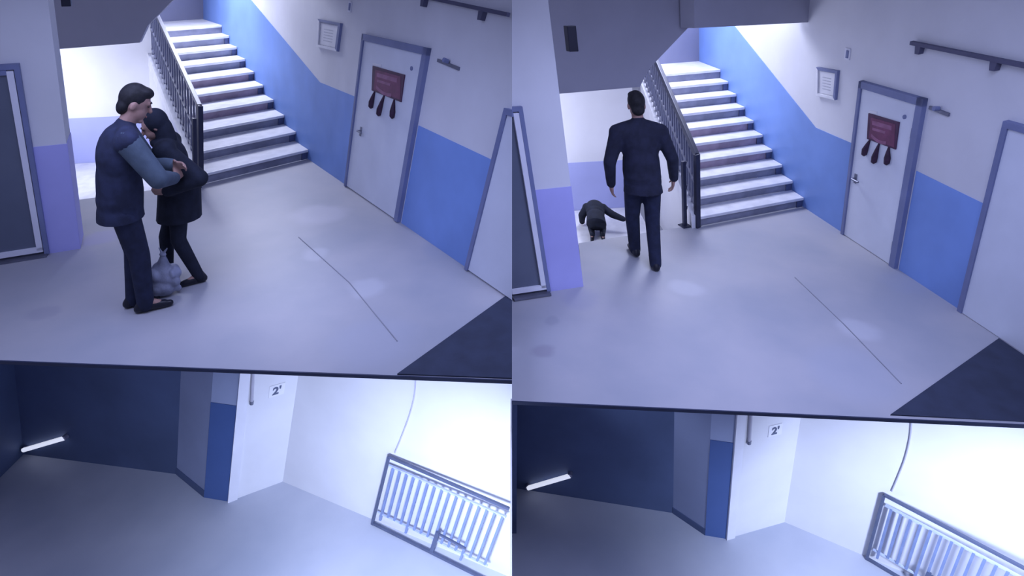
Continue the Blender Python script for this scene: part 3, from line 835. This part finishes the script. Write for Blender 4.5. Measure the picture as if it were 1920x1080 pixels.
def fused(parts, voxel, smooth=4, hem=None):
    """one continuous skin over overlapping solids"""
    V, F = merge(*parts)
    me = bpy.data.meshes.new('fuse'); me.from_pydata(V, [], F)
    bm = bmesh.new(); bm.from_mesh(me); bmesh.ops.recalc_face_normals(bm, faces=bm.faces); bm.to_mesh(me); bm.free()
    o = bpy.data.objects.new('fuse', me); col.objects.link(o)
    m = o.modifiers.new('r', 'REMESH'); m.mode = 'VOXEL'; m.voxel_size = voxel
    s = o.modifiers.new('s', 'SMOOTH'); s.factor = 0.5; s.iterations = smooth
    dg = bpy.context.evaluated_depsgraph_get()
    out = bpy.data.meshes.new_from_object(o.evaluated_get(dg))
    vf = ([p.co.copy() for p in out.vertices], [list(p.vertices) for p in out.polygons])
    if hem is not None:                 # a clean hem: cut level and close
        bm = bmesh.new(); bm.from_mesh(out)
        g = list(bm.verts) + list(bm.edges) + list(bm.faces)
        r_ = bmesh.ops.bisect_plane(bm, geom=g, plane_co=hem[0], plane_no=hem[1], clear_outer=True)
        bmesh.ops.contextual_create(bm, geom=[e for e in r_['geom_cut'] if isinstance(e, bmesh.types.BMEdge)])
        bm.verts.index_update()
        vf = ([p.co.copy() for p in bm.verts], [[q.index for q in p.verts] for p in bm.faces]); bm.free()
    bpy.data.objects.remove(o); bpy.data.meshes.remove(me); bpy.data.meshes.remove(out)
    return vf
def hand(w, d, n, side, curl):
    """palm, four unequal bent fingers and a thumb leaving the palm's side; n = back of the hand"""
    w = Vec(w); d = Vec(d).normalized(); n = (Vec(n) - d * Vec(n).dot(d)).normalized()
    x = d.cross(n) * side               # towards the thumb
    P = [ell(w + d * .045, (.040, .052, .017), (x, d, n)), cap(w - d * .03, .026, w + d * .02, .025)]
    for i, (o, L) in enumerate(((.028, .072), (.010, .082), (-.010, .076), (-.028, .058))):
        b = w + d * (.085 - .004 * abs(i - 1)) + x * o
        q = b - d * .02
        a = 0.0; p = b
        P.append(cap(q, .010, b, .0095, 10, 3))
        for sgm, fr in enumerate((.45, .32, .23)):
            a += curl * (.5, .8, .6)[sgm]
            p2 = p + (d * math.cos(a) - n * math.sin(a) + x * (o * .8)) * (L * fr)
            P.append(cap(p, .0095 - .0008 * sgm, p2, .009 - .0008 * sgm, 10, 3)); p = p2
    tb = w + d * .025 + x * .028
    t1 = tb + (d * .6 + x * .75 - n * .25).normalized() * .040
    t2 = t1 + (d * .85 + x * .2 - n * .45).normalized() * .032
    P += [cap(tb, .014, t1, .011, 10, 3), cap(t1, .011, t2, .009, 10, 3)]
    return P
def head_parts(c, F, U):
    """skull, jaw, nose, ears; c centre, F forward, U up"""
    F = F.normalized(); U = (U - F * U.dot(F)).normalized(); X = F.cross(U)
    P = [ell(c + U * .02 - F * .01, (.074, .094, .098), (X, F, U)), ell(c - U * .045 + F * .022, (.058, .066, .070), (X, F, U)),
         cap(c + F * .088 + U * .012, .010, c + F * .106 - U * .022, .015, 8, 3), ell(c + F * .080 - U * .062, (.026, .014, .010), (X, F, U)),
         cap(c + F * .078 + U * .026 - X * .03, .014, c + F * .078 + U * .026 + X * .03, .014, 8, 3), ell(c + F * .068 - U * .098, (.026, .022, .018), (X, F, U))]
    for s in (-1, 1): P.append(ell(c + X * (.076 * s) - F * .012 - U * .012, (.010, .020, .032), (X, F, U)))
    return P, X, F, U

def person(name, label, base, heading, v, S, J, build):
    """J: joints in metres of a 1.75 m figure (x right, y forward, z up); the upright axis follows the hall"""
    f = Vec(heading).normalized(); r = Vec((f.y, -f.x, 0))
    Mx = Matrix(((r.x, f.x, v.x), (r.y, f.y, v.y), (0, 0, 1))) * S
    root = empty(name, base, label, 'person')
    def put(nm, vf, m, parent=root, sm=True):
        V = [Mx @ p + base for p in vf[0]]
        return mk(nm, (V, vf[1]), m, parent, smooth=sm, loc=base)
    loc = lambda w: Mx.inverted() @ (w - base)
    build(put, J, loc)
    return root
def shoe(an, d, up=0.0):
    an = Vec(an); d = Vec(d).normalized()
    heel = an + Vec((0, 0, -.055)) - d * .045
    toe = heel + d * .215
    return [cap(heel + Vec((0, 0, .005)), .042, an + Vec((0, 0, .02)), .045), cap(heel, .036, toe + Vec((0, 0, -.006)), .030), cap(heel + d * .08 + Vec((0, 0, .012)), .042, toe - d * .04, .036)]
def limb(J, a, b, c, r):
    return [cap(J[a], r[0], J[b], r[1]), cap(J[b], r[1], J[c], r[2])]
def add_face(put, body, c, X, F, U):
    for s in (-1, 1):
        put('eye', ell(c + F * .080 + U * .008 + X * (.031 * s), (.012, .007, .006), (X, F, U), 10, 6), M['eye'], body)
        put('eyebrow', cap(c + F * .090 + U * .034 + X * (.017 * s), .005, c + F * .082 + U * .034 + X * (.046 * s), .004, 8, 3), M['hair'], body)
    put('mouth', ell(c + F * .094 - U * .062, (.024, .004, .006), (X, F, U), 10, 6), M['lip'], body)

def build_man(put, J, loc, jacket, trousers, sleeve, hem=0.80, vest=False):
    g = {k: Vec(p) for k, p in J.items() if isinstance(p, (tuple, Vec))}
    hp, up_, hd = g['hip'], g['chest'], g['head']
    F = Vec(J['look']); U = Vec(J['crown'])
    H, X, F, U = head_parts(hd, F, U)
    sx = (g['shR'] - g['shL']).normalized()
    tz = (up_ - hp).normalized(); ty = tz.cross(sx).normalized()
    ax = (sx, ty, tz)
    torso = lambda k: [ell(up_, (.165 + k, .115 + k, .20 + k), ax), ell((hp + up_) / 2, (.150 + k, .112 + k, .19), ax), ell(hp, (.160 + k, .120 + k, .13 + k), ax),
                       cap(g['shL'], .056 + k, g['shR'], .056 + k), cap(up_ + tz * .10, .09 + k, g['neck'], .058 + k * .4)] + [cap(g['neck'] - tz * .02, .05 + k * .5, g['sh' + s] * .8 + g['neck'] * .2, .055 + k * .8) for s in 'LR']
    body = torso(0) + H + [cap(g['neck'], .056, hd - U * .05, .054)]
    for s in 'LR':
        body += limb(g, 'sh' + s, 'el' + s, 'wr' + s, (.050, .040, .028)) + limb(g, 'th' + s, 'kn' + s, 'an' + s, (.078, .052, .038))
        hdv = J.get('hd' + s) or (g['wr' + s] - g['el' + s])
        body += hand(g['wr' + s] + Vec(hdv).normalized() * .02, hdv, J.get('hn' + s, (1 if s == 'R' else -1, 0, 0)), (1 if s == 'L' else -1), J.get('curl', .5))
        body += [cap(g['an' + s], .036, g['an' + s] + Vec(J['ft' + s]).normalized() * .12 + Vec((0, 0, -.05)), .028)]
    b = put('body', fused(body, .0075, 3), M['skin'])
    add_face(put, b, hd, X, F, U)
    hair = [ell(hd + U * .035 - F * .022, (.082, .094, .096), (X, F, U)), ell(hd + U * .085 + F * .028, (.066, .060, .038), (X, F, U)), ell(hd - F * .060 - U * .035, (.066, .045, .060), (X, F, U))]
    put('hair', fused(hair, .010, 3), M['hair'], b)
    k = .028
    jk = torso(k) + [ell((hp + up_) / 2 - Vec((0, 0, .10)), (.188, .150, .40), (sx, ty, Vec((0, 0, 1)))), ell(hp - Vec((0, 0, .16)), (.198, .158, .24), (sx, ty, Vec((0, 0, 1))))]
    if not vest:
        for s in 'LR': jk += limb(g, 'sh' + s, 'el' + s, 'wr' + s, (.078, .062, .048))
    jm = fused(jk, .012, 9, ((hp - Vec((0, 0, J.get('hemdrop', .15)))), (0, 0, -1)))
    jo = put('jacket' if not vest else 'waistcoat', jm, M[jacket])
    put('collar', fused([cap(g['neck'] - sx * .045 + tz * -.01 - ty * .02, .030, g['neck'] + sx * .045 + tz * -.01 - ty * .02, .030), cap(g['neck'] + ty * .03 - sx * .04 - tz * .02, .022, up_ + ty * .12 + tz * .05, .015), cap(g['neck'] + ty * .03 + sx * .04 - tz * .02, .022, up_ + ty * .12 + tz * .05, .015)], .010, 3), M[jacket], jo)
    if vest:
        for s in 'LR':
            put('sleeve', fused(limb(g, 'sh' + s, 'el' + s, 'wr' + s, (.082, .068, .048)), .011, 4), M[sleeve], jo)
    tr = [ell(hp - Vec((0, 0, .03)), (.168, .130, .14), ax)]
    for s in 'LR':
        tr += [cap(g['th' + s], .098, g['kn' + s], .076), cap(g['kn' + s], .076, g['an' + s] + (g['an' + s] - g['kn' + s]).normalized() * .03, .062)]
    put('trousers', fused(tr, .012, 5), M[trousers])
    for s in 'LR':
        sh_ = put('shoe', fused(shoe(g['an' + s], J['ft' + s]), .009, 3), M['shoe'])

# man in a dark waistcoat holding the other person, left hall
base = H1['fl']((258, 580))
hdg = (0.80, 0.60, 0)
JM1 = dict(hip=(0, -.06, .97), chest=(0, -.04, 1.27), neck=(0, .01, 1.47), head=(0, .08, 1.61),
           shL=(-.185, .02, 1.40), shR=(.185, .0, 1.40), elL=(-.27, .16, 1.15), wrL=(-.08, .30, 1.12), elR=(.25, .16, 1.13), wrR=(.03, .29, 1.05),
           thL=(-.085, -.05, .92), knL=(-.085, .02, .50), anL=(-.08, -.01, .09), thR=(.085, -.05, .92), knR=(.08, .03, .50), anR=(.07, .05, .09),
           ftL=(-.1, 1, 0), ftR=(.15, 1, 0), look=(.1, .9, -.42), crown=(0, .42, .9), hdL=(.8, .5, .1), hdR=(-.75, .6, .1), hnL=(-.8, .3, .3), hnR=(.8, .3, .3), curl=.45)
person('person', 'man in dark waistcoat with slate sleeves holding a person in black, left hall', base, hdg, V1, 1.075, JM1,
       lambda put, J, loc: build_man(put, J, loc, 'suit', 'trouser', 'sleeve', vest=True))

def build_woman(put, J, loc):
    g = {k: Vec(p) for k, p in J.items() if isinstance(p, (tuple, Vec))}
    hp, up_, hd = g['hip'], g['chest'], g['head']
    H, X, F, U = head_parts(hd, Vec(J['look']), Vec(J['crown']))
    sx = (g['shR'] - g['shL']).normalized(); tz = (up_ - hp).normalized(); ty = tz.cross(sx).normalized(); ax = (sx, ty, tz)
    body = [ell(up_, (.145, .105, .18), ax), ell((hp + up_) / 2, (.125, .10, .17), ax), ell(hp, (.16, .12, .13), ax), cap(g['shL'], .052, g['shR'], .052), cap(up_ + tz * .1, .07, g['neck'], .05), cap(g['neck'], .046, hd - U * .05, .046)] + H
    for s in 'LR':
        body += limb(g, 'sh' + s, 'el' + s, 'wr' + s, (.042, .034, .024)) + limb(g, 'th' + s, 'kn' + s, 'an' + s, (.078, .050, .034))
        hdv = Vec(J.get('hd' + s) or (g['wr' + s] - g['el' + s]))
        body += hand(g['wr' + s] + hdv.normalized() * .02, hdv, J.get('hn' + s, (1 if s == 'R' else -1, 0, 0)), (1 if s == 'L' else -1), .5)
        body += [cap(g['an' + s], .032, g['an' + s] + Vec(J['ft' + s]).normalized() * .11 + Vec((0, 0, -.045)), .025)]
    b = put('body', fused(body, .0075, 3), M['skin'])
    add_face(put, b, hd, X, F, U)
    # headscarf round the head and over the shoulders, open at the face
    sc = [ell(hd + U * .03 - F * .035, (.098, .100, .118), (X, F, U)), cap(hd - F * .05 - U * .04, .085, g['neck'] - ty * .03, .085), ell(g['neck'] - tz * .03 - ty * .01, (.13, .10, .07), ax), cap(hd - U * .125 + F * .02, .045, g['neck'] + ty * .05, .06)]
    put('headscarf', fused(sc, .010, 5), M['blackcloth'])
    k = .035
    ct = [ell(up_, (.160 + k, .115 + k, .19 + k), ax), ell((hp + up_) / 2, (.15 + k, .12 + k, .18), ax), cap(hp, .185, J['hem'], .20), cap(g['shL'], .062 + k, g['shR'], .062 + k)]
    for s in 'LR': ct += limb(g, 'sh' + s, 'el' + s, 'wr' + s, (.085, .078, .058))
    put('coat', fused(ct, .012, 9, (Vec(J['hem']), J.get('hemn', (0, 0, -1)))), M['blackcloth'])
    tr = [ell(hp - Vec((0, 0, .05)), (.16, .13, .13), ax)]
    for s in 'LR': tr += [cap(g['th' + s], .098, g['kn' + s], .070), cap(g['kn' + s], .070, g['an' + s] + (g['an' + s] - g['kn' + s]).normalized() * .03, .052)]
    put('trousers', fused(tr, .012, 5), M['blackcloth'])
    for s in 'LR': put('shoe', fused(shoe(g['an' + s], J['ft' + s]), .009, 3), M['shoe'])
base = H1['fl']((334, 528))
JW = dict(hip=(0, -.04, .98), chest=(0, .03, 1.27), neck=(0, .08, 1.46), head=(0, .15, 1.585),
          shL=(-.16, .05, 1.40), shR=(.16, .05, 1.40), elL=(-.25, -.24, 1.15), wrL=(-.20, .02, 1.05), elR=(.24, .10, 1.15), wrR=(.10, .28, 1.26),
          thL=(-.08, -.04, .92), knL=(-.09, -.03, .50), anL=(-.09, -.20, .09), thR=(.08, -.03, .92), knR=(.07, .10, .50), anR=(.06, .10, .09),
          ftL=(-.3, 1, 0), ftR=(.1, 1, 0), look=(-.15, .85, -.4), crown=(0, .4, .9), hem=(0, -.03, .70), hdL=(.3, .9, -.1), hdR=(-.3, .6, .6), hnR=(.6, -.3, .6))
person('person', 'person in black coat and headscarf being held by the man in the waistcoat', base, (-0.92, -0.30, 0), V1, 0.925, JW, build_woman)

# crumpled pale bag at their feet
bb = H1['fl']((309, 553))
rn = random.Random(3)
bp = [ell(bb + Vec((0, 0, .11)), (.13, .11, .11)), ell(bb + V1 * .22 + Vec((.0, 0, 0)), (.10, .09, .12)), cap(bb + V1 * .26, .07, bb + V1 * .40, .022)]
for i in range(14):
    a = rn.random() * 6.28; hh = rn.uniform(.06, .26)
    bp.append(ell(bb + V1 * hh + Vec((math.cos(a) * .10, math.sin(a) * .085, 0)), (rn.uniform(.02, .05), rn.uniform(.02, .05), rn.uniform(.03, .07))))
bv = fused(bp, .010, 3)
zmin = min(p.z for p in bv[0])
bg = empty('plastic_bag', bb, 'crumpled pale grey bag on the floor between the two people in the left hall', 'bag')
mk('bag_body', ([p - Vec((0, 0, zmin - .001)) for p in bv[0]], bv[1]), M['bag'], bg, smooth=True)
mk('knot', fused([ell(bb + V1 * .41, (.03, .025, .02)), cap(bb + V1 * .41, .012, bb + V1 * .47 + Vec((.04, 0, 0)), .006), cap(bb + V1 * .41, .012, bb + V1 * .47 + Vec((-.035, .01, 0)), .006)], .006, 2), M['bag'], bg, smooth=True)

# man walking away, right hall
base = H2['fl']((1214, 496))
JM2 = dict(hip=(0, 0, .96), chest=(0, .03, 1.27), neck=(0, .03, 1.475), head=(-.005, .06, 1.625),
           shL=(-.205, .03, 1.375), shR=(.205, .03, 1.375), elL=(-.31, .0, 1.10), wrL=(-.295, .10, .86), elR=(.31, .02, 1.12), wrR=(.345, .12, .90),
           thL=(-.09, 0, .92), knL=(-.10, .12, .50), anL=(-.075, .22, .10), thR=(.09, 0, .92), knR=(.085, .03, .49), anR=(.06, -.10, .09),
           ftL=(-.1, 1, 0), ftR=(.1, 1, 0), look=(0, 1, -.15), crown=(0, .15, 1), hdL=(.05, .25, -1), hdR=(-.05, .25, -1), hnL=(-1, -.2, 0), hnR=(1, -.2, 0), curl=.5)
person('person', 'man in dark suit walking away towards the stairs, back turned, right hall', base, (-0.06, 1, 0), V2, 1.075, JM2,
       lambda put, J, loc: build_man(put, J, loc, 'suit2', 'trouser', None))

# person crouching on the steps going down, right hall
zl = H2['zl']
base = at_z(1120, 434, zl); base.z = zl + .001
JC = dict(hip=(0, -.16, .36), chest=(0, .10, .45), neck=(0, .27, .42), head=(0, .37, .36),
          shL=(-.16, .20, .43), shR=(.16, .20, .43), elL=(-.28, .16, .27), wrL=(-.30, .24, .10), elR=(.34, .10, .34), wrR=(.54, .06, .27),
          thL=(-.09, -.14, .34), knL=(-.12, .02, .075), anL=(-.10, -.34, .09), thR=(.09, -.14, .34), knR=(.12, .02, .075), anR=(.10, -.34, .09),
          ftL=(-.1, -1, -.1), ftR=(.1, -1, -.1), look=(0, .45, -.9), crown=(0, .9, .45), hem=(0, -.34, .30), hemn=(0, -.9, -.5), hdL=(-.1, .9, -.3), hdR=(.9, .0, -.4), hnL=(0, .3, 1), hnR=(.3, 0, 1))
person('person', 'person in black crouching on the descending steps beside the pier, right hall', base, (0.1, 1, 0), V2, 0.76, JC, build_woman)
